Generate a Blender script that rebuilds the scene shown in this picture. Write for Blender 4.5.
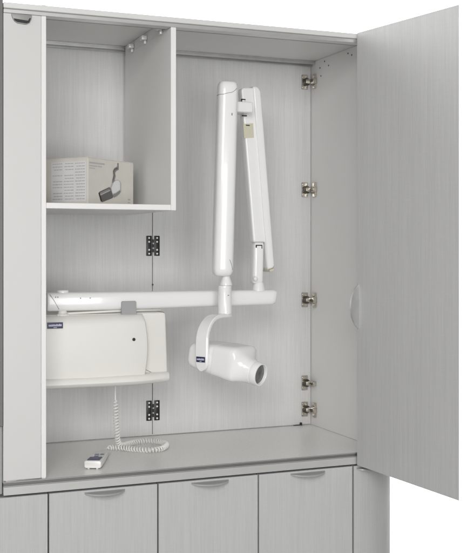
import bpy, bmesh, math, random
from mathutils import Vector, Matrix
R_ = math.radians
random.seed(4)
scn = bpy.context.scene
for o in list(bpy.data.objects): bpy.data.objects.remove(o)

# ------------------------------------------------------------------ camera, world, lamps, exposure
cam_d = bpy.data.cameras.new('camera'); cam = bpy.data.objects.new('camera', cam_d)
scn.collection.objects.link(cam); scn.camera = cam
cam.location = (-0.43967, -2.60066, 1.48311)
cam.rotation_euler = (R_(90), 0, -R_(22.2989))
cam_d.sensor_fit = 'HORIZONTAL'; cam_d.sensor_width = 36
cam_d.lens = 36 * 1029 / 474
cam_d.shift_y = -27.5 / 474
cam_d.clip_end = 100; cam_d.clip_start = .05
w = bpy.data.worlds.new('World'); scn.world = w; w.use_nodes = True
w.node_tree.nodes['Background'].inputs[0].default_value = (1, .985, .975, 1)
_n = w.node_tree   # studio surround: paler on the left, darker on the right
_tc = _n.nodes.new('ShaderNodeTexCoord'); _sx = _n.nodes.new('ShaderNodeSeparateXYZ'); _mr = _n.nodes.new('ShaderNodeMapRange')
_mr.inputs['From Min'].default_value = -.8; _mr.inputs['From Max'].default_value = .8
_mr.inputs['To Min'].default_value = .60; _mr.inputs['To Max'].default_value = .14
_n.links.new(_tc.outputs['Generated'], _sx.inputs[0]); _n.links.new(_sx.outputs['X'], _mr.inputs['Value'])
_n.links.new(_mr.outputs[0], _n.nodes['Background'].inputs[1])
vs = scn.view_settings; vs.view_transform = 'Standard'; vs.look = 'None'; vs.exposure = .05; vs.gamma = 1

def area(name, loc, target, sx, sy, power, col=(1, 1, 1)):
    l = bpy.data.lights.new(name, 'AREA'); l.shape = 'RECTANGLE'; l.size = sx; l.size_y = sy
    l.energy = power; l.color = col
    o = bpy.data.objects.new(name, l); scn.collection.objects.link(o)
    o.location = loc
    o.rotation_euler = (Vector(target) - Vector(loc)).to_track_quat('-Z', 'Y').to_euler()
    return o
area('key_softbox', (-1.25, -3.8, 2.5), (.5, .3, 1.45), 1.4, 1.2, 62, (1, .99, .97))
area('fill_softbox', (.15, -4.5, 1.25), (.6, .3, 1.3), 1.4, 1.6, 62)
area('backdrop_lamp', (-1.6, 1.2, 4.4), (-1.2, 3.8, 3.7), 3, 1.2, 500)
area('backdrop_lamp', (3.0, 1.2, 4.4), (2.8, 3.8, 3.7), 3, 1.2, 500)

# ------------------------------------------------------------------ helpers
COL = scn.collection
def setp(o, label=None, cat=None, group=None, kind=None):
    if label: o['label'] = label
    if cat: o['category'] = cat
    if group: o['group'] = group
    if kind: o['kind'] = kind
    return o
def empty(name, loc, label, cat, rz=0):
    o = bpy.data.objects.new(name, None); COL.objects.link(o); o.location = loc; o.rotation_euler.z = rz
    o.empty_display_size = .05
    return setp(o, label, cat)
def link(name, bm, mat, parent=None, smooth=False, recalc=True):
    if recalc: bmesh.ops.recalc_face_normals(bm, faces=bm.faces)
    me = bpy.data.meshes.new(name); bm.to_mesh(me); bm.free()
    if isinstance(mat, (list, tuple)):
        for m in mat: me.materials.append(m)
    else: me.materials.append(mat)
    if smooth:
        me.polygons.foreach_set('use_smooth', [True] * len(me.polygons))
        try: me.set_sharp_from_angle(angle=R_(38))
        except Exception: pass
    o = bpy.data.objects.new(name, me); COL.objects.link(o)
    if parent:
        o.parent = parent
        # geometry is given in world coordinates; bring it into the parent's frame
        p = parent; M = Matrix()
        while p: M = p.matrix_basis @ M; p = p.parent
        o.matrix_basis = M.inverted()
    return o
def box(bm, x0, x1, y0, y1, z0, z1, bev=0, seg=2, M=None, mi=0):
    t = bmesh.new()
    r = bmesh.ops.create_cube(t, size=1)
    for v in t.verts:
        v.co = Vector(((x0 + x1) / 2 + v.co.x * (x1 - x0), (y0 + y1) / 2 + v.co.y * (y1 - y0), (z0 + z1) / 2 + v.co.z * (z1 - z0)))
    if bev: bmesh.ops.bevel(t, geom=list(t.edges), offset=bev, segments=seg, profile=.5, affect='EDGES')
    return merge(bm, t, M, mi)
def merge(bm, t, M=None, mi=0):
    bmesh.ops.recalc_face_normals(t, faces=t.faces)
    d = {v: bm.verts.new(M @ v.co if M else v.co) for v in t.verts}
    for f in t.faces:
        try:
            nf = bm.faces.new([d[v] for v in f.verts]); nf.material_index = mi; nf.smooth = f.smooth
        except ValueError: pass
    t.free(); return bm
def prism(bm, pts, axis, a, b, bev=0, seg=2, M=None, mi=0):
    """polygon pts (2D) extruded from a to b along axis ('x','y','z')"""
    t = bmesh.new()
    def mk(p, h):
        if axis == 'y': return (p[0], h, p[1])
        if axis == 'x': return (h, p[0], p[1])
        return (p[0], p[1], h)
    A = [t.verts.new(mk(p, a)) for p in pts]; B = [t.verts.new(mk(p, b)) for p in pts]
    n = len(pts)
    t.faces.new(A); t.faces.new(B[::-1])
    for i in range(n): t.faces.new((A[i], A[(i + 1) % n], B[(i + 1) % n], B[i]))
    if bev: bmesh.ops.bevel(t, geom=list(t.edges), offset=bev, segments=seg, profile=.5, affect='EDGES')
    return merge(bm, t, M, mi)
def loft(bm, rings, cap=True, M=None, closed=True, mi=0):
    t = bmesh.new()
    V = [[t.verts.new(p) for p in r] for r in rings]
    n = len(rings[0])
    for a, b in zip(V, V[1:]):
        for i in range(n if closed else n - 1):
            t.faces.new((a[i], a[(i + 1) % n], b[(i + 1) % n], b[i]))
    if cap:
        t.faces.new(V[0][::-1]); t.faces.new(V[-1])
    return merge(bm, t, M, mi)
def cyl(bm, p0, p1, r0, r1=None, n=32, M=None, mi=0, prof=None):
    p0 = Vector(p0); p1 = Vector(p1); d = p1 - p0; L = d.length; d.normalize()
    u = d.orthogonal().normalized(); v = d.cross(u)
    if prof is None: prof = [(0, r0), (1, r0 if r1 is None else r1)]
    rings = [[p0 + d * (s * L) + (u * math.cos(2 * math.pi * k / n) + v * math.sin(2 * math.pi * k / n)) * r for k in range(n)] for s, r in prof]
    return loft(bm, rings, True, M, mi=mi)
def catmull(P, n=10):
    P = [Vector(p) for p in P]; Q = [P[0] * 2 - P[1]] + P + [P[-1] * 2 - P[-2]]; out = []
    for i in range(1, len(Q) - 2):
        a, b, c, d = Q[i - 1:i + 3]
        for k in range(n):
            t = k / n
            out.append(.5 * ((2 * b) + (c - a) * t + (2 * a - 5 * b + 4 * c - d) * t * t + (3 * b - a - 3 * c + d) * t ** 3))
    out.append(P[-1]); return out
def resample(P, step):
    out = [P[0]]; acc = 0
    for a, b in zip(P, P[1:]):
        L = (b - a).length
        while acc + L >= step:
            t = (step - acc) / L; a = a.lerp(b, t); out.append(a); L = (b - a).length; acc = 0
        acc += L
    return out
def tube(bm, P, r, n=8, mi=0, rf=None):
    P = [Vector(p) for p in P]; rings = []; u = None
    for i, p in enumerate(P):
        d = (P[min(i + 1, len(P) - 1)] - P[max(i - 1, 0)]).normalized()
        u = d.orthogonal().normalized() if u is None else (u - d * u.dot(d)).normalized()
        v = d.cross(u); rr = rf(i / (len(P) - 1)) if rf else r
        rings.append([p + (u * math.cos(2 * math.pi * k / n) + v * math.sin(2 * math.pi * k / n)) * rr for k in range(n)])
    return loft(bm, rings, True, mi=mi)
def quad(bm, pts, mi=0):
    f = bm.faces.new([bm.verts.new(p) for p in pts]); f.material_index = mi; return bm
def slab(bm, pts, nrm, th=.0005, mi=0):
    """thin polygon with thickness, pts 3D"""
    t = bmesh.new(); nrm = Vector(nrm) * th
    A = [t.verts.new(Vector(p)) for p in pts]; B = [t.verts.new(Vector(p) + nrm) for p in pts]; n = len(pts)
    t.faces.new(A); t.faces.new(B[::-1])
    for i in range(n): t.faces.new((A[i], A[(i + 1) % n], B[(i + 1) % n], B[i]))
    return merge(bm, t, None, mi)
def sup(a, hx, hy, n=4.):
    c, s = math.cos(a), math.sin(a)
    return (hx * math.copysign(abs(c) ** (2 / n), c), hy * math.copysign(abs(s) ** (2 / n), s))

# ------------------------------------------------------------------ materials
def new_mat(name):
    m = bpy.data.materials.new(name); m.use_nodes = True
    nt = m.node_tree; b = nt.nodes['Principled BSDF']; return m, nt, b
def plain(name, col, rough=.4, metal=0, var=.03, scale=12, bump=0, spec=.5, coat=0):
    m, nt, b = new_mat(name)
    tc = nt.nodes.new('ShaderNodeTexCoord'); no = nt.nodes.new('ShaderNodeTexNoise')
    no.inputs['Scale'].default_value = scale; no.inputs['Detail'].default_value = 4
    nt.links.new(tc.outputs['Object'], no.inputs['Vector'])
    r = nt.nodes.new('ShaderNodeValToRGB'); nt.links.new(no.outputs['Fac'], r.inputs[0])
    r.color_ramp.elements[0].position = .3; r.color_ramp.elements[1].position = .7
    r.color_ramp.elements[0].color = [c * (1 - var) for c in col] + [1]
    r.color_ramp.elements[1].color = [min(1, c * (1 + var)) for c in col] + [1]
    nt.links.new(r.outputs[0], b.inputs['Base Color'])
    b.inputs['Roughness'].default_value = rough; b.inputs['Metallic'].default_value = metal
    b.inputs['Specular IOR Level'].default_value = spec
    b.inputs['Coat Weight'].default_value = coat
    if bump:
        bp = nt.nodes.new('ShaderNodeBump'); bp.inputs['Strength'].default_value = bump; bp.inputs['Distance'].default_value = .001
        n2 = nt.nodes.new('ShaderNodeTexNoise'); n2.inputs['Scale'].default_value = 900
        nt.links.new(tc.outputs['Object'], n2.inputs['Vector']); nt.links.new(n2.outputs['Fac'], bp.inputs['Height'])
        nt.links.new(bp.outputs[0], b.inputs['Normal'])
    return m
def laminate(name, col, amt=.085, rough=.45):
    """linen-like laminate with fine vertical streaks"""
    m, nt, b = new_mat(name); N = nt.nodes.new; L = nt.links.new
    tc = N('ShaderNodeTexCoord')
    def noise(sc, det, rgh=.6):
        mp = N('ShaderNodeMapping'); mp.inputs['Scale'].default_value = sc
        L(tc.outputs['Object'], mp.inputs[0]); n = N('ShaderNodeTexNoise'); n.inputs['Scale'].default_value = 1
        n.inputs['Detail'].default_value = det; n.inputs['Roughness'].default_value = rgh
        L(mp.outputs[0], n.inputs['Vector']); return n.outputs['Fac']
    a = noise((380, 380, 8), 3); c = noise((95, 95, 1.0), 2); d = noise((40, 40, 480), 2)
    def mix(x, y, f):
        q = N('ShaderNodeMix'); q.data_type = 'FLOAT'; q.inputs[0].default_value = f
        L(x, q.inputs[2]); L(y, q.inputs[3]); return q.outputs[0]
    v = mix(mix(a, c, .30), d, .20)
    r = N('ShaderNodeValToRGB'); L(v, r.inputs[0])
    r.color_ramp.elements[0].position = .36; r.color_ramp.elements[1].position = .64
    r.color_ramp.elements[0].color = [x * (1 - amt) for x in col] + [1]
    r.color_ramp.elements[1].color = [min(1, x * (1 + amt * .55)) for x in col] + [1]
    L(r.outputs[0], b.inputs['Base Color']); b.inputs['Roughness'].default_value = rough
    b.inputs['Specular IOR Level'].default_value = .35
    bp = N('ShaderNodeBump'); bp.inputs['Strength'].default_value = .25; bp.inputs['Distance'].default_value = .0006
    L(a, bp.inputs['Height']); L(bp.outputs[0], b.inputs['Normal'])
    return m
M = {}
M['lam'] = laminate('silver_linen_laminate', (.525, .527, .53))
M['lam_in'] = laminate('inner_linen_laminate', (.665, .665, .66), .08)
M['lam_plain'] = plain('plain_grey_laminate', (.80, .795, .785), .45, var=.015, scale=3, bump=.05)
M['panel'] = plain('pale_smooth_laminate', (.625, .62, .61), .42, var=.012, scale=2, bump=.04)
M['edge'] = plain('white_edge_band', (.80, .79, .78), .4, var=.01)
M['top'] = plain('counter_laminate', (.86, .85, .825), .27, var=.05, scale=160, bump=.08)
M['alu'] = plain('brushed_aluminium', (.62, .62, .61), .33, .85, var=.05, scale=40)
M['alu_d'] = plain('dark_aluminium', (.40, .40, .39), .38, .8, var=.06, scale=40)
M['rail'] = plain('white_rail', (.72, .72, .71), .35, .15, var=.02)
M['flange'] = plain('track_metal', (.74, .74, .73), .30, .8, var=.03, scale=30)
M['chrome'] = plain('nickel_hinge_metal', (.55, .52, .47), .25, 1, var=.15, scale=80)
M['bronze'] = plain('dark_hinge_metal', (.10, .09, .075), .35, .7, var=.2, scale=80)
M['catch'] = plain('catch_grey_plastic', (.30, .30, .29), .4, var=.05)
M['satin'] = plain('satin_handle', (.46, .46, .45), .38, .35, var=.03)
M['brail'] = plain('grey_rail', (.50, .50, .49), .38, .2, var=.02)
M['lip_shade'] = plain('lip_shade_grey', (.30, .30, .29), .45, .2, var=.03)
M['groove'] = plain('groove_shade_grey', (.17, .17, .165), .5, .3, var=.05)  # shadow inside the bottom track groove, put into the colour
M['black'] = plain('black_metal', (.012, .012, .012), .4, 0, var=.1)
M['dark'] = plain('dark_void', (.03, .03, .03), .7, 0, var=.1)
M['gap'] = plain('carcass_grey', (.10, .10, .095), .7, var=.05)
M['plastic'] = plain('white_enamel', (.84, .84, .84), .22, 0, var=.01, scale=9, coat=.25)
M['handset'] = plain('handset_plastic', (.84, .835, .81), .32, 0, var=.01, coat=.1)
M['cream'] = plain('cream_plastic', (.80, .79, .75), .34, 0, var=.015, scale=5, coat=.1)
M['greyclip'] = plain('grey_plastic', (.34, .34, .35), .5, var=.02)
M['beige'] = plain('beige_label', (.60, .57, .44), .55, var=.03)
M['navy'] = plain('navy_label', (.012, .014, .075), .35, var=.05)
M['slate'] = plain('slate_blue_key', (.14, .16, .26), .4, var=.05)
M['pale'] = plain('pale_print', (.62, .63, .72), .5, var=.02)
M['white'] = plain('white_print', (.82, .82, .82), .5, var=.01)
M['card'] = plain('white_cardboard', (.64, .625, .575), .6, var=.03, scale=30, bump=.1)
M['ink'] = plain('grey_ink', (.44, .44, .45), .6, var=.1)
M['labelp'] = plain('label_paper', (.70, .70, .70), .55, var=.02)
M['inkl'] = plain('light_print', (.70, .71, .71), .5, var=.04)
M['inkd'] = plain('dark_print', (.12, .115, .11), .5, var=.1)
M['inkm2'] = plain('grey_print', (.24, .235, .23), .5, var=.08)
M['inkm'] = plain('mid_grey_print', (.40, .40, .41), .5, var=.08)
M['nbr'] = plain('dark_grey_laminate', (.16, .155, .15), .5, var=.04)
M['splash'] = plain('grey_splash', (.33, .335, .32), .5, var=.03)
M['seam'] = plain('seam_grey', (.25, .25, .24), .6, var=.05)
M['glass'] = plain('collimator_grey', (.14, .14, .135), .18, var=.25, scale=60)
M['bg'] = plain('white_studio_paper', (.9, .9, .9), .9, var=.004)

# ------------------------------------------------------------------ setting
bm = bmesh.new()
prof = [(1.0, 0), (2.6, 0)] + [(2.6 + 1.2 * math.sin(R_(a)), 1.2 - 1.2 * math.cos(R_(a))) for a in range(10, 91, 10)] + [(3.8, 7)]
loft(bm, [[(x, p[0], p[1]) for p in prof] for x in (-8, 5.5)], False, closed=False)
setp(link('studio_backdrop', bm, M['bg'], smooth=True), kind='structure')

bm = bmesh.new(); quad(bm, [(-9, -8, -.004), (11, -8, -.004), (11, 1.1, -.004), (-9, 1.1, -.004)])
setp(link('floor', bm, plain('grey_floor', (.30, .30, .29), .5)), kind='structure')

# ------------------------------------------------------------------ upper cabinet
D = .47
UC = empty('wall_cabinet', (0, 0, .9), 'open pale grey upper cabinet with shelf compartment and folded door, standing on the countertop', 'cabinet')
def part(name, mat, *boxes, parent=UC, bev=.0008, smooth=False):
    bm = bmesh.new()
    for b in boxes: box(bm, *b, bev=bev, seg=1)
    return link(name, bm, mat, parent, smooth)
part('filler_panel', M['panel'], (-.004, .0905, 0, .018, .903, 2.0735))
ls = part('side_panel', M['lam_plain'], (.0925, .1028, .0015, D + .0182, .9005, 2.1026))
part('edge_band', M['edge'], (.0908, .1032, -.001, .0014, .9035, 2.0735), parent=ls)
part('side_panel', M['lam_plain'], (1.086, 1.104, .0, D + .0182, .9005, 2.1026))
part('end_panel', M['lam'], (-.004, .006, .019, .489, .9005, 2.098))
part('end_panel', M['lam'], (1.186, 1.199, .10, .489, .9005, 2.098))
part('top_panel', M['lam_plain'], (-.004, 1.199, .088, .488, 2.103, 2.1145), (.0, 1.104, .0303, .0878, 2.088, 2.0985))
# front track: top moulding, groove, lower flange
tr = part('top_rail', M['rail'], (-.004, 1.104, -.001, .030, 2.0865, 2.1005), bev=.0012)
part('track_groove', M['seam'], (-.003, 1.1035, .0008, .030, 2.0835, 2.0864), parent=tr, bev=0)
part('lower_flange', M['flange'], (-.004, 1.104, -.0015, .0305, 2.0737, 2.0834), parent=tr, bev=.001)
part('roller_channel', M['alu_d'], (.104, 1.085, .031, .036, 2.0775, 2.0878), (.104, 1.085, .050, .055, 2.0775, 2.0878), parent=tr, bev=.0005)
rt = part('rear_track', M['alu'], (.1035, 1.0855, D - .030, D - .0005, 2.0985, 2.1028), (.1035, .436, D - .030, D - .027, 2.0905, 2.0984),
          (.4515, 1.0855, D - .030, D - .027, 2.0905, 2.0984), (.1035, 1.0855, D - .010, D - .007, 2.0865, 2.0984))
# divider and shelf
dv = part('divider', M['lam_plain'], (.437, .451, .0015, D - .032, 1.5865, 2.0735), (.4375, .4505, .031, D - .032, 2.0736, 2.1025))
part('edge_band', M['edge'], (.4368, .4512, -.001, .0014, 1.586, 2.0735), parent=dv)
sh = part('shelf', M['lam_plain'], (.1034, .4365, .0015, D - .012, 1.5868, 1.6005))
part('edge_band', M['edge'], (.1034, .4365, -.001, .0014, 1.5862, 1.6008), parent=sh)
for y in (.352, .222, .077):
    bm = bmesh.new()
    box(bm, .420, .4368, y - .012, y + .012, 2.079, 2.092, .003, 2); box(bm, .428, .4368, y - .008, y + .008, 2.068, 2.079, .003, 2)
    link('shelf_bracket', bm, M['rail'], UC, True)
# pin holes in the right side
for y, z in ((.405, 2.074), (.398, 2.047), (.344, 2.072), (.214, 2.088), (.19, 2.079), (.372, 2.09)):
    bm = bmesh.new(); cyl(bm, (1.0852, y, z), (1.0862, y, z), .0027, n=16); link('pin_hole', bm, M['gap'], UC)
# catch on the filler panel
bm = bmesh.new()
cup = [(.0150, 2.0728), (.0665, 2.0722), (.0655, 2.064), (.0605, 2.053), (.0520, 2.0478), (.0300, 2.0495), (.0215, 2.0545), (.0165, 2.064)]
prism(bm, cup, 'y', -.006, .003, .0018, 2)
ca = link('catch', bm, M['catch'], UC, True)
bm = bmesh.new(); prism(bm, [(.0205, 2.0600), (.0560, 2.0570), (.0600, 2.0640), (.0630, 2.0640), (.0595, 2.0530), (.0520, 2.0500), (.0300, 2.0515), (.0225, 2.0550)], 'y', -.0072, -.002)
link('catch_opening', bm, M['black'], ca)
# rear folding door: two leaves
rd = empty('rear_door', (.1035, D, .9), None, None); rd.parent = UC; rd.matrix_basis = Matrix.Translation((.1035, D, 0))
l1 = part('door_leaf', M['lam_in'], (.1036, .5338, D, D + .018, .9025, 2.0900), parent=rd)
l2 = part('door_leaf', M['lam_in'], (.5358, 1.0845, D, D + .018, .9025, 2.0900), parent=rd)
part('light_block_sheet', M['gap'], (.10, 1.104, D + .0185, D + .021, .901, 2.1045), parent=rd, bev=0)  # unseen sheet added behind the leaves, keeps backdrop light out of the gaps
def bifold_hinge(zc, h=.0625):
    bm = bmesh.new()
    for x0, x1 in ((.5140, .5318), (.5398, .5576)):
        box(bm, x0, x1, D - .003, D - .0004, zc - h / 2, zc + h / 2, .0012, 2)
    for k in range(3): cyl(bm, (.5358, D - .002, zc - .02 + k * .015), (.5358, D - .002, zc - .010 + k * .015), .003, n=12)
    hg = link('bifold_hinge', bm, M['black'], UC, True)
    for x in (.5226, .5486):
        for dz in (-.0245, -.0125, .0125, .0245):
            bm = bmesh.new(); cyl(bm, (x, D - .0042, zc + dz), (x, D - .002, zc + dz), .0029, n=14)
            link('screw', bm, M['white'], hg, True)
bifold_hinge(1.4930); bifold_hinge(.9795)
bm = bmesh.new(); cyl(bm, (.5345, D - .003, 1.372), (.5345, D - .0002, 1.372), .0025, n=12); link('screw', bm, M['bronze'], UC)
bm = bmesh.new(); box(bm, 1.043, 1.049, D - .009, D - .0005, .9008, .910, .001, 1); box(bm, 1.02, 1.05, D - .004, D - .0005, .9008, .9025); link('floor_guide', bm, M['black'], UC)

def concealed_hinge(zc, full=True):
    bm = bmesh.new()
    # plate on the door leaf with its cup
    box(bm, 1.050, 1.072, D - .004, D - .0005, zc - .024, zc + .024, .0012, 1)
    cyl(bm, (1.056, D - .004, zc + .017), (1.056, D - .006, zc + .017), .004, n=16)
    cyl(bm, (1.056, D - .004, zc - .017), (1.056, D - .006, zc - .017), .004, n=16)
    h = link('concealed_hinge', bm, M['chrome'], UC, True)
    bm = bmesh.new()
    cyl(bm, (1.0645, D - .011, zc), (1.0645, D - .003, zc), .0130, n=20)
    link('hinge_cup', bm, M['bronze'], h, True)
    bm = bmesh.new()
    prism(bm, [(1.058, zc - .006), (1.058, zc + .006), (1.068, zc + .008), (1.077, zc + .006), (1.077, zc - .006), (1.068, zc - .008)], 'y', D - .024, D - .010, .0015, 2)
    link('hinge_arm', bm, M['chrome'], h, True)
    bm = bmesh.new()
    if full:
        box(bm, 1.079, 1.0856, D - .040, D - .024, zc - .024, zc + .024, .0012, 1)
        box(bm, 1.073, 1.0856, D - .044, D - .020, zc - .009, zc + .009, .0015, 1)
        cyl(bm, (1.0775, D - .032, zc + .016), (1.0795, D - .032, zc + .016), .004, n=14)
        cyl(bm, (1.0775, D - .032, zc - .016), (1.0795, D - .032, zc - .016), .004, n=14)
    else:
        box(bm, 1.073, 1.0856, D - .040, D - .020, zc - .007, zc + .007, .0015, 1)
    link('mounting_plate', bm, M['chrome'], h, True)
    bm = bmesh.new(); cyl(bm, (1.0715, D - .030, zc), (1.0735, D - .030, zc), .0048, n=14)
    link('screw', bm, M['bronze'], h, True)
for z, f in ((2.0355, True), (1.6790, True), (1.3150, True), (1.0400, False), (.9530, True)): concealed_hinge(z, f)

# bow handle: a half-moon tab; local frame x along, y out of the face (negative), z up
def bow_handle(name, parent, MW, W=.107, P=.030, drop=.0035, mat=None):
    t = bmesh.new(); n = 28; rings = []
    for i in range(n + 1):
        u = -1 + 2 * i / n; k = max(0, 1 - u * u) ** .75
        x = u * W / 2; th = .0016 + .0016 * k
        yo = -.003 - P * k; zo = -drop * k - .001
        yi = -.0 - .30 * P * k * 0; zi = .001
        zm = -.30 * drop * k + .001
        r = [(x, 0, zi + .0008), (x, yo * .5, zm + th * .3), (x, yo * .92, zo + th), (x, yo, zo), (x, yo * .93, zo - th), (x, yo * .5, zm - th * 1.6), (x, 0, zi - .0022)]
        rings.append(r)
    loft(t, rings, True); bm = bmesh.new(); merge(bm, t, MW)
    return link(name, bm, mat or M['satin'], parent, True)

# front folding door, folded open on the right
B0 = Vector((.9925, -.012, 0)); B1 = Vector((1.0420, -.4420, 0))
dB = (B1 - B0).normalized(); nB = Vector((dB.y, -dB.x, 0))          # nB points left (seen face)
if nB.x > 0: nB = -nB
LB = (B1 - B0).length
SHEAR = Matrix.Identity(4)
FD = bpy.data.objects.new('folding_door', None); COL.objects.link(FD); FD.parent = UC
Muc = UC.matrix_basis.copy(); FD.matrix_basis = Muc.inverted() @ Matrix.Translation((1.09, -.01, .9))
def door_leaf(P0, P1, nrm, mat, sag, tip=.036):
    d = (P1 - P0); L = d.length; d.normalize()
    bm = bmesh.new(); prism(bm, [(0, 0), (L, 0), (L, .0012), (L - tip, .018), (0, .018)], 'z', .8660, 2.1000, .0003, 1)
    for v in bm.verts: v.co.z -= sag * v.co.x / L
    fr = Matrix((( d.x, -nrm.x, 0, P0.x), (d.y, -nrm.y, 0, P0.y), (0, 0, 1, 0), (0, 0, 0, 1)))
    for v in bm.verts: v.co = fr @ v.co
    return link('door_leaf', bm, mat, FD), fr
lf, frB = door_leaf(B0, B1, nB, M['lam'], .009)
A0 = Vector((1.086, -.012, 0)); A1 = B1 - nB * .020 - dB * .075
dA = (A1 - A0).normalized(); nA = Vector((dA.y, -dA.x, 0)); nA = nA if nA.x < 0 else -nA
door_leaf(A0, A1, nA, M['lam'], .009, .001)
# vertical handle on the seen leaf, close to its free edge
MV = Matrix.Translation(B0 + dB * .008 + Vector((0, 0, 1.3190))) @ Matrix((( 0, -nB.x, dB.x, 0), (0, -nB.y, dB.y, 0), (1, 0, 0, 0), (0, 0, 0, 1)))
bow_handle('handle', lf, MV, W=.124, P=.029, drop=-.002, mat=M['alu'])

# ------------------------------------------------------------------ base cabinet
BC = empty('base_cabinet', (.5, .2, 0), 'pale grey base cabinet with countertop, a row of doors and a rounded right end', 'cabinet')
XC, RC = .989, .210
def outline(off, x0, back=.489, n=20):
    pts = [(x0, off)]
    for i in range(n + 1):
        a = R_(-90 + 90 * i / n); pts.append((XC + (RC - off) * math.cos(a), RC + (RC - off) * math.sin(a)))
    pts += [(XC + RC - off, back), (x0, back)]
    return pts
bm = bmesh.new(); prism(bm, outline(.012, -.002), 'z', .868, .8968); prism(bm, outline(.0022, -.004), 'z', .897, .900)
ct = link('countertop', bm, M['top'], BC)
bm = bmesh.new()
def band(off0, off1, x0, z0, z1, n=20, x1=None):
    o = []
    for off in (off0, off1):
        l = [(x0, off)] + [(XC + (RC - off) * math.cos(R_(-90 + 90 * i / n)), RC + (RC - off) * math.sin(R_(-90 + 90 * i / n))) for i in range(n + 1)]
        o.append(l)
    prism(bm, o[0] + o[1][::-1], 'z', z0, z1)
band(-.003, .0115, -.004, .8672, .8872); band(.004, .0115, -.003, .8873, .8885)
br = link('bottom_rail', bm, M['brail'], BC)
bm = bmesh.new(); band(0, .0020, -.004, .8968, .8999); link('shaded_lip', bm, M['lip_shade'], ct)  # front of the countertop lip, shade put into its colour so it stays dark
bm = bmesh.new(); band(.0055, .0118, -.003, .889, .8966)
link('track_groove', bm, M['groove'], br)
bm = bmesh.new(); prism(bm, outline(.021, -.10), 'z', .08, .866)
link('carcass', bm, M['gap'], BC)
bm = bmesh.new(); prism(bm, outline(.06, -.10), 'z', .0, .0795)
link('toe_kick', bm, M['gap'], BC)
def ldoor(x0, x1, hx=None):
    bm = bmesh.new(); box(bm, x0, x1, 0, .018, .10, .8612, .0008, 1)
    d = link('cabinet_door', bm, M['lam'], BC)
    if hx is not None: bow_handle('handle', d, Matrix.Translation((hx, 0, .8545)))
ldoor(-.090, .1072); ldoor(.1113, .3988, .2560); ldoor(.4030, .6890, .5480); ldoor(.6930, .9840, .8415)
bm = bmesh.new(); z0, z1 = .10, .8612; o = []
for off in (0, .018):
    o.append([(XC + (RC - off) * math.cos(R_(-90 + 90 * i / 40)), RC + (RC - off) * math.sin(R_(-90 + 90 * i / 40))) for i in range(41)] + [(XC + RC - off, .488)])
prism(bm, o[0] + o[1][::-1], 'z', z0, z1)
cd = link('cabinet_door', bm, M['lam'], BC, True); cd['label'] = 'narrow curved end door'
# its handle follows the curve
an = R_(-90 + 13); P_ = Vector((XC + RC * math.cos(an), RC + RC * math.sin(an), .8545))
bow_handle('handle', cd, Matrix.Translation(P_ + Vector((.006,0,0))) @ Matrix.Rotation(R_(13), 4, 'Z'), W=.095)

# ------------------------------------------------------------------ neighbour on the left
NB = empty('tall_cabinet', (-.3, .0, 0), 'dark grey cabinet slice at the far left edge of the picture', 'cabinet')
part('cabinet_body', M['nbr'], (-.60, -.0052, .0, .47, 1.040, 2.45), parent=NB)
part('back_panel', M['splash'], (-.60, -.0052, .012, .47, .8680, 1.0385), parent=NB)
part('cabinet_body', M['lam'], (-.60, -.102, .0, .47, .0, .8670), parent=NB)

# ------------------------------------------------------------------ cardboard box on the shelf
K = Vector((.2365, .100, 0)); ang = math.atan2(.136, .168)
ux = Vector((math.cos(ang), math.sin(ang), 0)); uy = Vector((-math.sin(ang), math.cos(ang), 0))
LX, LY, HZ = .214, .170, .1285; Z0 = 1.6012
CB = empty('cardboard_box', (K.x, K.y, Z0), 'small white printed cardboard box on the shelf of the left compartment', 'box', ang)
def kp(s, t, off=0): return K + ux * s + Vector((0, 0, Z0 + t)) - uy * off            # picture side
def kl(s, t, off=0): return K + uy * s + Vector((0, 0, Z0 + t)) - ux * off            # text side
fr = Matrix(((ux.x, uy.x, 0, K.x), (ux.y, uy.y, 0, K.y), (0, 0, 1, Z0), (0, 0, 0, 1)))
bm = bmesh.new(); box(bm, 0, LX, 0, LY, 0, HZ - .0015, .0015, 2, M=fr); body = link('carton', bm, M['card'], CB)
bm = bmesh.new(); box(bm, .0015, LX - .0015, .001, LY / 2 - .0007, HZ - .0014, HZ, 0, M=fr); box(bm, .0015, LX - .0015, LY / 2 + .0007, LY - .001, HZ - .0014, HZ, 0, M=fr)
link('flap', bm, M['card'], CB)
bm = bmesh.new(); nl = -ux
slab(bm, [kl(.006, .010, .0002), kl(.124, .010, .0002), kl(.124, .118, .0002), kl(.006, .118, .0002)], nl, .0002)
lab = link('text_label', bm, M['labelp'], CB)
bm = bmesh.new()
for r in range(13):
    t = .112 - r * .0080
    for c in range(3):
        s = .010 + c * .038
        if random.random() < .06: continue
        e = s + .033
        while s < e - .004:
            wl = random.uniform(.004, .011); q = min(s + wl, e)
            slab(bm, [kl(s, t, .0005), kl(q, t, .0005), kl(q, t + .0021, .0005), kl(s, t + .0021, .0005)], nl, .0002); s = q + .0016
link('printed_text', bm, M['ink'], lab)
bm = bmesh.new(); nr = -uy
for (s0, s1, t, h) in ((.006, .075, .1120, .0042), (.006, .040, .1045, .0030), (.044, .062, .1045, .0030), (.006, .030, .0985, .0022), (.186, .198, .020, .004), (.186, .196, .012, .003)):
    s = s0
    if t == .020: link('printed_text', bm, M['ink'], CB); bm = bmesh.new()
    while s < s1 - .001:
        wl = random.uniform(.0022, .0042); q = min(s + wl, s1)
        slab(bm, [kp(s, t, .0004), kp(q, t, .0004), kp(q, t + h, .0004), kp(s, t + h, .0004)], nr, .0002); s = q + .0012
link('printed_text', bm, M['ink'], CB)
def poly(bm, pts, off=.0004): slab(bm, [kp(s, t, off) for s, t in pts], nr, .0002)
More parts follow.
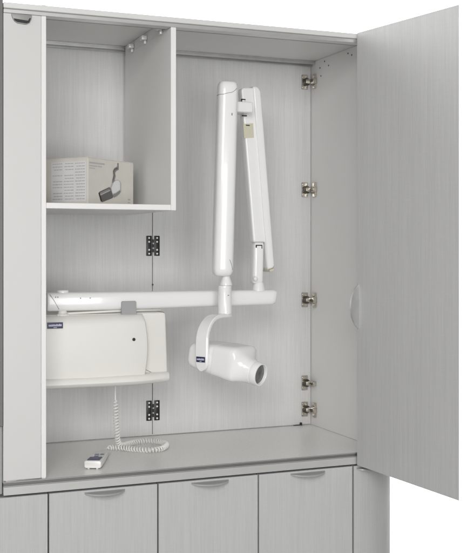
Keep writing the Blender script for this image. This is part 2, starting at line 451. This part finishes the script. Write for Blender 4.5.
def pxs(px, py):     # carton artwork, laid out on the side of the box
    p = (px - 87.5) / 46; return (.214 * p * 2.75 / (2.94 - p * .19), (203.2 - py) / (47 - 3.5 * p) * .128)
zz = lambda x, y: pxs(40 + x / 4.74, 145 + y / 4.74)
def art(mat, pts, off, par=None):
    bm = bmesh.new(); poly(bm, [zz(*p) for p in pts], off); return link('printed_picture', bm, M[mat], par or CB)
pic = art('inkd', [(275, 218), (281, 211), (326, 188), (336, 192), (347, 228), (342, 238), (294, 259), (286, 256)], .0004)
art('inkm2', [(280, 217), (327, 193), (331, 203), (283, 227)], .0008, pic)
art('inkm', [(282, 224), (330, 200), (331, 204), (284, 229)], .0012, pic)
art('black', [(275, 218), (279, 214), (291, 254), (288, 257), (284, 250)], .0012, pic)
art('ink', [(331, 189), (345, 160), (356, 153), (368, 151), (379, 157), (384, 170), (384, 205), (376, 217), (362, 230), (348, 237)], .0008, pic)
art('inkl', [(337, 190), (348, 163), (360, 155), (371, 155), (377, 165), (377, 196), (356, 212), (342, 216)], .0012, pic)
art('inkm2', [(340, 222), (356, 216), (377, 200), (381, 205), (374, 216), (361, 227), (348, 234)], .0012, pic)
art('inkd', [(366, 74), (370, 74), (370, 92), (366, 92)], .0012, pic)
art('inkm2', [(364, 90), (372, 92), (371, 106), (361, 110), (354, 120), (357, 135), (349, 166), (339, 167), (346, 132), (344, 112), (351, 99)], .0010, pic)
art('inkd', [(361, 96), (367, 97), (366, 102), (354, 106), (349, 114), (351, 133), (345, 156), (341, 158), (348, 132), (345, 113), (351, 101)], .0014, pic)

# ------------------------------------------------------------------ x-ray unit
XR = empty('xray_unit', (.30, .25, 1.2), 'white jointed arm with a cone-nosed head, on a boom above its cream control box', 'dental x-ray')
# control box: base, front cover, lower lip
bm = bmesh.new()
prism(bm, [(.1045, 1.1060), (.4880, 1.1060), (.4915, 1.1090), (.4845, 1.2990), (.4800, 1.3035), (.1045, 1.3035)], 'y', .185, .33, .007, 4)
cb = link('control_box', bm, M['cream'], XR, True)
bm = bmesh.new(); rings = []
zs = [1.1280 + (1.3005 - 1.1280) * i / 24 for i in range(25)]
for z in zs:
    u = (z - 1.1280) / (1.3005 - 1.1280); xe = .4135 + .0095 * math.sin(math.pi * min(1, u * .95 + .02)) - .0030 * u
    bulge = .150 + .016 * max(0, (u - .88) / .12) ** 2 - .004 * math.sin(math.pi * u)
    r = [(.1047, .19, z), (.1047, bulge, z), (.25, bulge - .003, z), (.36, bulge, z), (xe - .012, bulge + .002, z), (xe - .0035, bulge + .0045, z), (xe, bulge + .0105, z), (xe + .0015, .19, z)]
    rings.append(r)
loft(bm, rings, True)
link('front_cover', bm, M['cream'], cb, True)
bm = bmesh.new(); rings = []
for i in range(25):
    x = .1046 + (.4895 - .1046) * i / 24; u = (x - .1046) / .385
    yb = .138 + .032 * max(0, (u - .70) / .30) ** 1.6; zb = 1.1055 - .0010 * math.sin(math.pi * u)
    rings.append([(x, .188, zb), (x, yb + .018, zb), (x, yb + .006, zb + .004), (x, yb, zb + .012), (x, yb + .0005, zb + .020), (x, yb + .005, zb + .0265), (x, yb + .012, zb + .0290), (x, .188, zb + .0295)])
loft(bm, rings, True); link('lower_lip', bm, M['cream'], cb, True)
bm = bmesh.new(); cyl(bm, (.378, .1452, 1.2325), (.378, .149, 1.2325), .0045, n=18); link('button', bm, M['black'], cb, True)
def plate(name, parent, p, dx, up, W, H, n):
    bm = bmesh.new(); p = Vector(p); dx = Vector(dx).normalized(); up = Vector(up).normalized(); n = Vector(n).normalized()
    q = lambda a, b, o: p + dx * a + up * b + n * o
    slab(bm, [q(-W / 2, -H / 2, 0), q(W / 2, -H / 2, 0), q(W / 2, H / 2, 0), q(-W / 2, H / 2, 0)], n, .0008)
    o = link(name, bm, M['navy'], parent)
    bm = bmesh.new(); a = -W * .41; random.seed(7)
    while a < W * .38:
        wl = W * random.uniform(.05, .085)
        hh = H * random.uniform(.17, .24)
        slab(bm, [q(a, -H * .14, .0009), q(a + wl, -H * .14, .0009), q(a + wl, -H * .14 + hh * 1.6, .0009), q(a, -H * .14 + hh * 1.6, .0009)], n, .0002); a += wl + W * .022
    slab(bm, [q(-W * .1, -H * .38, .0009), q(W * .12, -H * .38, .0009), q(W * .12, -H * .29, .0009), q(-W * .1, -H * .29, .0009)], n, .0002)
    link('lettering', bm, M['pale'], o)
plate('nameplate', cb, (.1575, .1445, 1.2775), (1, 0, 0), (0, 0, 1), .0425, .0165, (0, -1, 0))
# boom
bm = bmesh.new(); rings = []
def boomring(x, hz, hy, zc): return [(x + 0, .20 + p[0], zc + p[1]) for p in (sup(2 * math.pi * k / 28, hy, hz, 3.6) for k in range(28))]
for x, s, tz in ((.1440, .80, 0), (.1455, .93, 0), (.150, 1, 0), (.40, .97, 0), (.60, .92, .001), (.815, .87, .001), (.822, .84, .001), (.827, .76, .001), (.829, .60, .001)):
    rings.append(boomring(x, .0262 * s, .0235 * s, 1.3385 + tz))
for i, r in enumerate(rings):      # slanted right-hand end
    if i >= 5: rings[i] = [(x + (z - 1.339) * .18, y, z) for x, y, z in r]
loft(bm, rings, True); boom = link('boom', bm, M['plastic'], XR, True)
bm = bmesh.new(); tube(bm, [(.150, .1766, 1.3600), (.160, .1760, 1.3455), (.1755, .1764, 1.3185)], .0007, 6); link('seam', bm, M['seam'], boom)
bm = bmesh.new(); cyl(bm, (.191, .20, 1.363), (.191, .20, 1.3705), .0165, n=28, prof=[(0, .0165), (.6, .0165), (.9, .015), (1, .012)]); link('cap', bm, M['plastic'], boom, True)
bm = bmesh.new(); cyl(bm, (.188, .19, 1.299), (.188, .19, 1.315), .017, n=28, prof=[(0, .018), (.35, .018), (.5, .013), (.8, .012), (1, .010)])
for a in range(6): box(bm, -.003, .003, .0165, .0195, 1.3000, 1.3045, .001, 1, M=Matrix.Translation((.188, .19, 0)) @ Matrix.Rotation(R_(60 * a), 4, 'Z'))
link('knob', bm, M['cream'], boom, True)
for x in (.166, .172, .235, .262): 
    bm = bmesh.new(); cyl(bm, (x, .1758, 1.352 if x < .2 else 1.348), (x, .178, 1.352 if x < .2 else 1.348), .0016, n=10); link('rivet', bm, M['seam'], boom)
bm = bmesh.new(); prism(bm, [(.350, 1.2965), (.3925, 1.2965), (.3925, 1.3350), (.390, 1.3375), (.352, 1.3375), (.350, 1.3350)], 'y', .171, .1755, .0008, 1)
box(bm, .352, .3905, .1760, .20, 1.2970, 1.3000, .0006, 1)
link('clip', bm, M['greyclip'], boom, True)
bm = bmesh.new(); tube(bm, catmull([(.20, .19, 1.306), (.26, .19, 1.3075), (.33, .19, 1.3095), (.42, .20, 1.310), (.475, .21, 1.309)], 6), .0030, 8); link('cable', bm, M['cream'], boom, True)
# post and inner link
bm = bmesh.new(); cyl(bm, (.778, .20, 1.3585), (.778, .20, 1.386), .02, prof=[(0, .0205), (.25, .019), (.8, .0155), (1, .013)])
post = link('post', bm, M['plastic'], XR, True)
bm = bmesh.new(); prism(bm, [(.7545, 1.380), (.7885, 1.380), (.7915, 1.504), (.7590, 1.504)], 'y', .184, .218, .0095, 5)
il = link('inner_link', bm, M['plastic'], XR, True)
bm = bmesh.new(); bmesh.ops.create_uvsphere(bm, u_segments=20, v_segments=12, radius=.0068)
for v in bm.verts: v.co += Vector((.7575, .176, 1.3955))
link('knob', bm, M['plastic'], il, True)
# rear arm: channel cover plus its longer right flange
RA = bmesh.new()
prism(RA, [(.7165, 1.9500), (.7215, 1.9560), (.7600, 1.9590), (.7700, 1.9500), (.7960, 1.507), (.7915, 1.5010), (.7600, 1.5010), (.7545, 1.506)], 'y', .184, .216, .005, 4)
ra = link('rear_arm', RA, M['plastic'], XR, True)
bm = bmesh.new()
prism(bm, [(.7500, 1.9580), (.7560, 1.9635), (.7700, 1.9615), (.7790, 1.9480), (.8230, 1.4340), (.8195, 1.4270), (.8040, 1.4210), (.7985, 1.4260), (.7880, 1.55), (.7700, 1.76)], 'y', .180, .224, .007, 4)
link('arm_cover', bm, M['plastic'], ra, True)
bm = bmesh.new(); prism(bm, [(.8025, 1.4215), (.8190, 1.4265), (.8165, 1.4185), (.8040, 1.4150)], 'y', .174, .226, .001, 1); link('end_trim', bm, M['beige'], ra)
def dark_marks(*bx):
    bm = bmesh.new()
    for b in bx: box(bm, *b)
    return bm
link('slot', dark_marks((.7150, .7175, .1828, .1845, 1.9100, 1.9220), (.7150, .7290, .1828, .1845, 1.9200, 1.9230)), M['black'], ra)
link('slot', dark_marks((.7175, .7330, .1818, .1845, 1.8720, 1.8755)), M['dark'], ra)
link('slot', dark_marks((.7625, .7655, .1835, .1865, 1.487, 1.4925), (.7625, .7830, .1835, .1865, 1.4925, 1.4955), (.7805, .7830, .1835, .1865, 1.484, 1.4925)), M['black'], ra)
link('slot', dark_marks((.7590, .7880, .1825, .1845, 1.5030, 1.5042)), M['seam'], ra)
bm = bmesh.new(); prism(bm, [(.7215, 1.8500), (.7530, 1.8530), (.7555, 1.8110), (.7245, 1.8080)], 'y', .1825, .1845); tape = link('tape', bm, M['beige'], ra)
link('slot', dark_marks((.7300, .7420, .1815, .1830, 1.8445, 1.8475)), M['dark'], tape)
bm = bmesh.new(); box(bm, .7260, .7300, .1808, .1845, 1.878, 1.919, .0010, 1); link('slot', bm, M['plastic'], ra)
# bridge between the two arms
bm = bmesh.new(); box(bm, .662, .7330, .135, .2, 1.8775, 1.9080, .004, 3); br_ = link('bridge', bm, M['plastic'], XR, True)
# front arm
P0 = Vector((.6345, .13, 1.4055)); P1 = Vector((.6510, .13, 1.9600)); ax = (P1 - P0); LA = ax.length; ax.normalize()
yaw = R_(-10); ex = Vector((math.cos(yaw), math.sin(yaw), 0)); ex = (ex - ax * ex.dot(ax)).normalized(); ey = ax.cross(ex)
def farm(a, s, k=1., extra=0):
    p = sup(a, .0292 * k + extra, .0300 * k + extra, 3.2); return P0 + ax * s + ex * p[0] + ey * p[1]
prf = [(0, .55), (.002, .72), (.006, .86), (.013, .96), (.022, 1.0), (LA - .026, 1.0 * .985), (LA - .014, .965), (LA - .006, .90), (LA - .002, .80), (LA, .62)]
bm = bmesh.new(); NN = 40
loft(bm, [[farm(2 * math.pi * k / NN, s, f) for k in range(NN)] for s, f in prf], True)
fa = link('front_arm', bm, M['plastic'], XR, True)
bm = bmesh.new()
pts = [farm(R_(a), LA - .040 + .022 * max(0, (a + 115) / 70) ** 1.5 if a > -115 else LA - .040, .9855, .0002) for a in range(-182, -44, 6)]
tube(bm, pts, .0007, 6); link('seam', bm, M['seam'], fa)
bm = bmesh.new(); tube(bm, [farm(R_(a), .048 - (a + 72) * .0009, 1, .0002) for a in range(-72, -38, 4)], .0007, 6); link('seam', bm, M['seam'], fa)
bm = bmesh.new(); c0 = farm(R_(-80), LA - .092, .99, -.0006); c1 = farm(R_(-80), LA - .099, .99, -.0006); tube(bm, [c0, c1], .0018, 8); link('slot', bm, M['seam'], fa)
# swivel and tube
TX, TY = .6425, .13
bm = bmesh.new()
def lathe(bm, x, y, pr, n=40):
    loft(bm, [[(x + r * math.cos(2 * math.pi * k / n), y + r * math.sin(2 * math.pi * k / n), z) for k in range(n)] for z, r in pr], True)
lathe(bm, TX + .004, TY, [(1.412, .010), (1.404, .011), (1.395, .0135), (1.384, .0172), (1.3795, .0178)])
lathe(bm, TX, TY, [(1.3790, .0175), (1.3780, .0188), (1.3735, .0192), (1.3730, .0186), (1.372, .0192), (1.305, .0204), (1.2985, .0204), (1.2978, .0195)])
sw = link('swivel', bm, M['plastic'], XR, True)
bm = bmesh.new(); box(bm, TX + .001, TX + .005, TY - .0207, TY - .018, 1.3505, 1.3530); link('slot', bm, M['seam'], sw)
# yoke: flat band curved over and down beside the head
da = R_(36); a_ = R_(22.2989)
hd = Vector((math.cos(da) * math.cos(a_) - math.sin(da) * math.sin(a_), -math.cos(da) * math.sin(a_) - math.sin(da) * math.cos(a_), 0)); nn = Vector((hd.y, -hd.x, 0))
T = Vector((TX, TY, 1.2925)); LY_ = .114
def yk(a, z): return Vector((TX, TY, z)) + nn * a
path = [yk(-.020, 1.2935), yk(-.008, 1.2935), yk(.01, 1.2940), yk(.030, 1.2940)]
path += [yk(.038 + .066 * math.sin(R_(q)), 1.2265 + .0665 * math.cos(R_(q))) for q in range(10, 91, 8)]
path += [yk(.1045, 1.215), yk(.1050, 1.190), yk(.1050, 1.172), yk(.1045, 1.160), yk(.104, 1.152), yk(.1035, 1.1475), yk(.1035, 1.1450)]
wid = [.012, .0180, .0185, .0175] + [.0170 + .0004 * i for i in range(11)] + [.0210, .0210, .0210, .0190, .0140, .0085, .003]
rings = []
for i, p in enumerate(path):
    d = (path[min(i + 1, len(path) - 1)] - path[max(i - 1, 0)]).normalized(); up = d.cross(hd).normalized()
    th = .0058
    h = wid[i] 
    rings.append([p + hd * a * h + up * b * th for a, b in ((-1, -.5), (-.85, -1), (.85, -1), (1, -.5), (1, .5), (.85, 1), (-.85, 1), (-1, .5))])
bm = bmesh.new(); loft(bm, rings, True); yoke = link('yoke', bm, M['plastic'], XR, True)
plate('nameplate', yoke, yk(.1116, 1.1775), hd, (0, 0, 1), .0300, .0150, nn)
# tube head
ep = R_(9.5); axd = Vector((hd.x * math.cos(ep), hd.y * math.cos(ep), -math.sin(ep)))
side = nn; upv = side.cross(axd); upv = upv if upv.z > 0 else -upv
HR = Vector((TX, TY, 0)) + nn * .042 + Vector((0, 0, 1.1765)) - axd * .055
def hr(s, w, h, n, cz=0, N=48):
    s = s * 1.04 - .009; h = h * 1.04
    return [HR + axd * s + side * p[0] + upv * (p[1] + cz) for p in (sup(2 * math.pi * k / N, w, h, n) for k in range(N))]
secs = [(-.002, .036, .022, 3, 0), (.000, .045, .028, 3.5, 0), (.004, .0505, .0320, 4, 0), (.012, .0535, .0350, 4.5, 0), (.030, .055, .0375, 5, .001), (.090, .057, .0430, 5.5, .003),
        (.140, .0575, .0465, 5.5, .004), (.150, .0570, .0465, 5.2, .004), (.156, .0550, .0450, 4.8, .003), (.160, .0510, .0420, 4, .001), (.165, .0450, .0390, 3.4, -.002), (.173, .0385, .0355, 2.7, -.006), (.183, .0335, .0330, 2.2, -.009),
        (.193, .0318, .0318, 2, -.011), (.194, .0303, .0303, 2, -.011), (.196, .0303, .0303, 2, -.011), (.197, .0318, .0318, 2, -.011), (.212, .0312, .0312, 2, -.011), (.2145, .0300, .0300, 2, -.011), (.2145, .0268, .0268, 2, -.011), (.2130, .0258, .0258, 2, -.011), (.206, .0255, .0255, 2, -.011)]
bm = bmesh.new(); loft(bm, [hr(*s) for s in secs], True); head = link('tube_head', bm, M['plastic'], XR, True)
bm = bmesh.new(); loft(bm, [hr(.2055, .0252, .0252, 2, -.011), hr(.2068, .0252, .0252, 2, -.011)], True)
loft(bm, [hr(.2068, .012, .012, 2, -.011), hr(.2078, .0105, .0105, 2, -.011)], True); link('aperture', bm, M['glass'], head)
bm = bmesh.new(); loft(bm, [hr(.0895, .0573, .0433, 5.5, .003), hr(.0903, .0573, .0433, 5.5, .003)], True); link('seam', bm, M['rail'], head)
bm = bmesh.new(); c = HR + axd * .055; cyl(bm, c + nn * .050, c + nn * .0590, .024, n=36); link('pivot', bm, M['plastic'], head, True)

# ------------------------------------------------------------------ hand control with coiled cord
HC_ = empty('hand_control', (.27, .12, .9), 'white corded hand control with blue keypad, lying on the countertop under the control box', 'remote control')
f0 = Vector((.2395, .062, .9)); f1 = Vector((.3180, .2380, .9)); hdv = (f1 - f0); HL = hdv.length; hdv.normalize(); hs = Vector((hdv.y, -hdv.x, 0))
fm = Matrix(((hs.x, hdv.x, 0, f0.x), (hs.y, hdv.y, 0, f0.y), (0, 0, 1, .9), (0, 0, 0, 1)))
bm = bmesh.new(); rings = []
for y, w_, h0, h1 in ((0, .0190, .0045, .0200), (.0015, .0200, .0035, .0222), (.008, .0205, .003, .0228), (.06, .0198, .003, .0205), (.10, .0178, .003, .0180), (HL - .012, .0150, .003, .0160), (HL - .002, .0125, .004, .0140), (HL, .010, .006, .0120)):
    b = .003; w_ *= 1.10
    rings.append([(-w_ + b, y, h0), (w_ - b, y, h0), (w_, y, h0 + b), (w_, y, h1 - b), (w_ - b, y, h1), (-w_ + b, y, h1), (-w_, y, h1 - b), (-w_, y, h0 + b)])
loft(bm, rings, True, M=fm); box(bm, -.014, -.009, .004, .012, .0006, .0035, M=fm); box(bm, .009, .014, .004, .012, .0006, .0035, M=fm); box(bm, -.006, .006, HL - .02, HL - .012, .0006, .0035, M=fm)
hb = link('housing', bm, M['handset'], HC_, True)
def zt(y): return .0228 + (y - .008) * (.0205 - .0228) / .052 if y < .06 else .0205 + (y - .06) * (.0180 - .0205) / .04
def pad(name, x0, x1, y0, y1, mat, th=.0012, parent=hb):
    bm = bmesh.new()
    t = bmesh.new(); box(t, x0, x1, y0, y1, 0, 1)
    for v in t.verts: v.co.z = zt(v.co.y) + (th if v.co.z > .5 else -.0005)
    merge(bm, t, fm); return link(name, bm, mat, parent)
kp_ = pad('keypad', -.0165, .0165, .012, .060, M['navy'])
pad('display', -.010, .008, .032, .046, M['slate'], .0016, kp_)
for x in (-.0125, -.003, .0065): pad('key', x, x + .006, .018, .025, M['slate'], .0018, kp_)
pad('key', -.008, .003, .070, .084, M['slate']); pad('key', .005, .011, .066, .078, M['pale'])
pad('key', -.0125, -.0015, .104, .120, M['slate']); pad('key', .002, .0120, .106, .122, M['slate'])
# cord: straight lead from the box, then coils hanging, lying in a loop, ending at the control
lead = catmull([(.3530, .25, 1.1065), (.3535, .25, 1.080), (.3540, .25, 1.055)], 6)
coilpath = [(.3540, .25, 1.055), (.3550, .25, 1.02), (.3575, .252, .985), (.3615, .258, .950), (.3690, .272, .926), (.3850, .292, .913), (.410, .322, .9092), (.440, .3440, .9090), (.474, .3500, .9090), (.503, .3340, .9090), (.5180, .2960, .9090), (.5080, .2560, .9090), (.4790, .2180, .9090), (.4463, .2130, .9090), (.4130, .2380, .9090), (.3850, .2700, .9095), (.356, .2850, .9100), (.3360, .2780, .9100)]
cp = resample(catmull(coilpath, 24), .0088 / 14)
bm = bmesh.new(); tube(bm, lead, .0022, 8)
pts = []; u = None
for i, p in enumerate(cp):
    d = (cp[min(i + 1, len(cp) - 1)] - cp[max(i - 1, 0)]).normalized()
    u = d.orthogonal().normalized() if u is None else (u - d * u.dot(d)).normalized(); v = d.cross(u)
    e = min(1, i / 20, (len(cp) - 1 - i) / 20); a = 2 * math.pi * i / 14; r = .0063 * e
    pts.append(p + (u * math.cos(a) + v * math.sin(a)) * r)
tube(bm, pts, .0022, 6)
tube(bm, catmull([cp[-1], (.3280, .2650, .9100), f0 + hdv * (HL - .003) + Vector((0, 0, .0095))], 8), .0030, 8)
link('coiled_cord', bm, M['handset'], HC_, True)
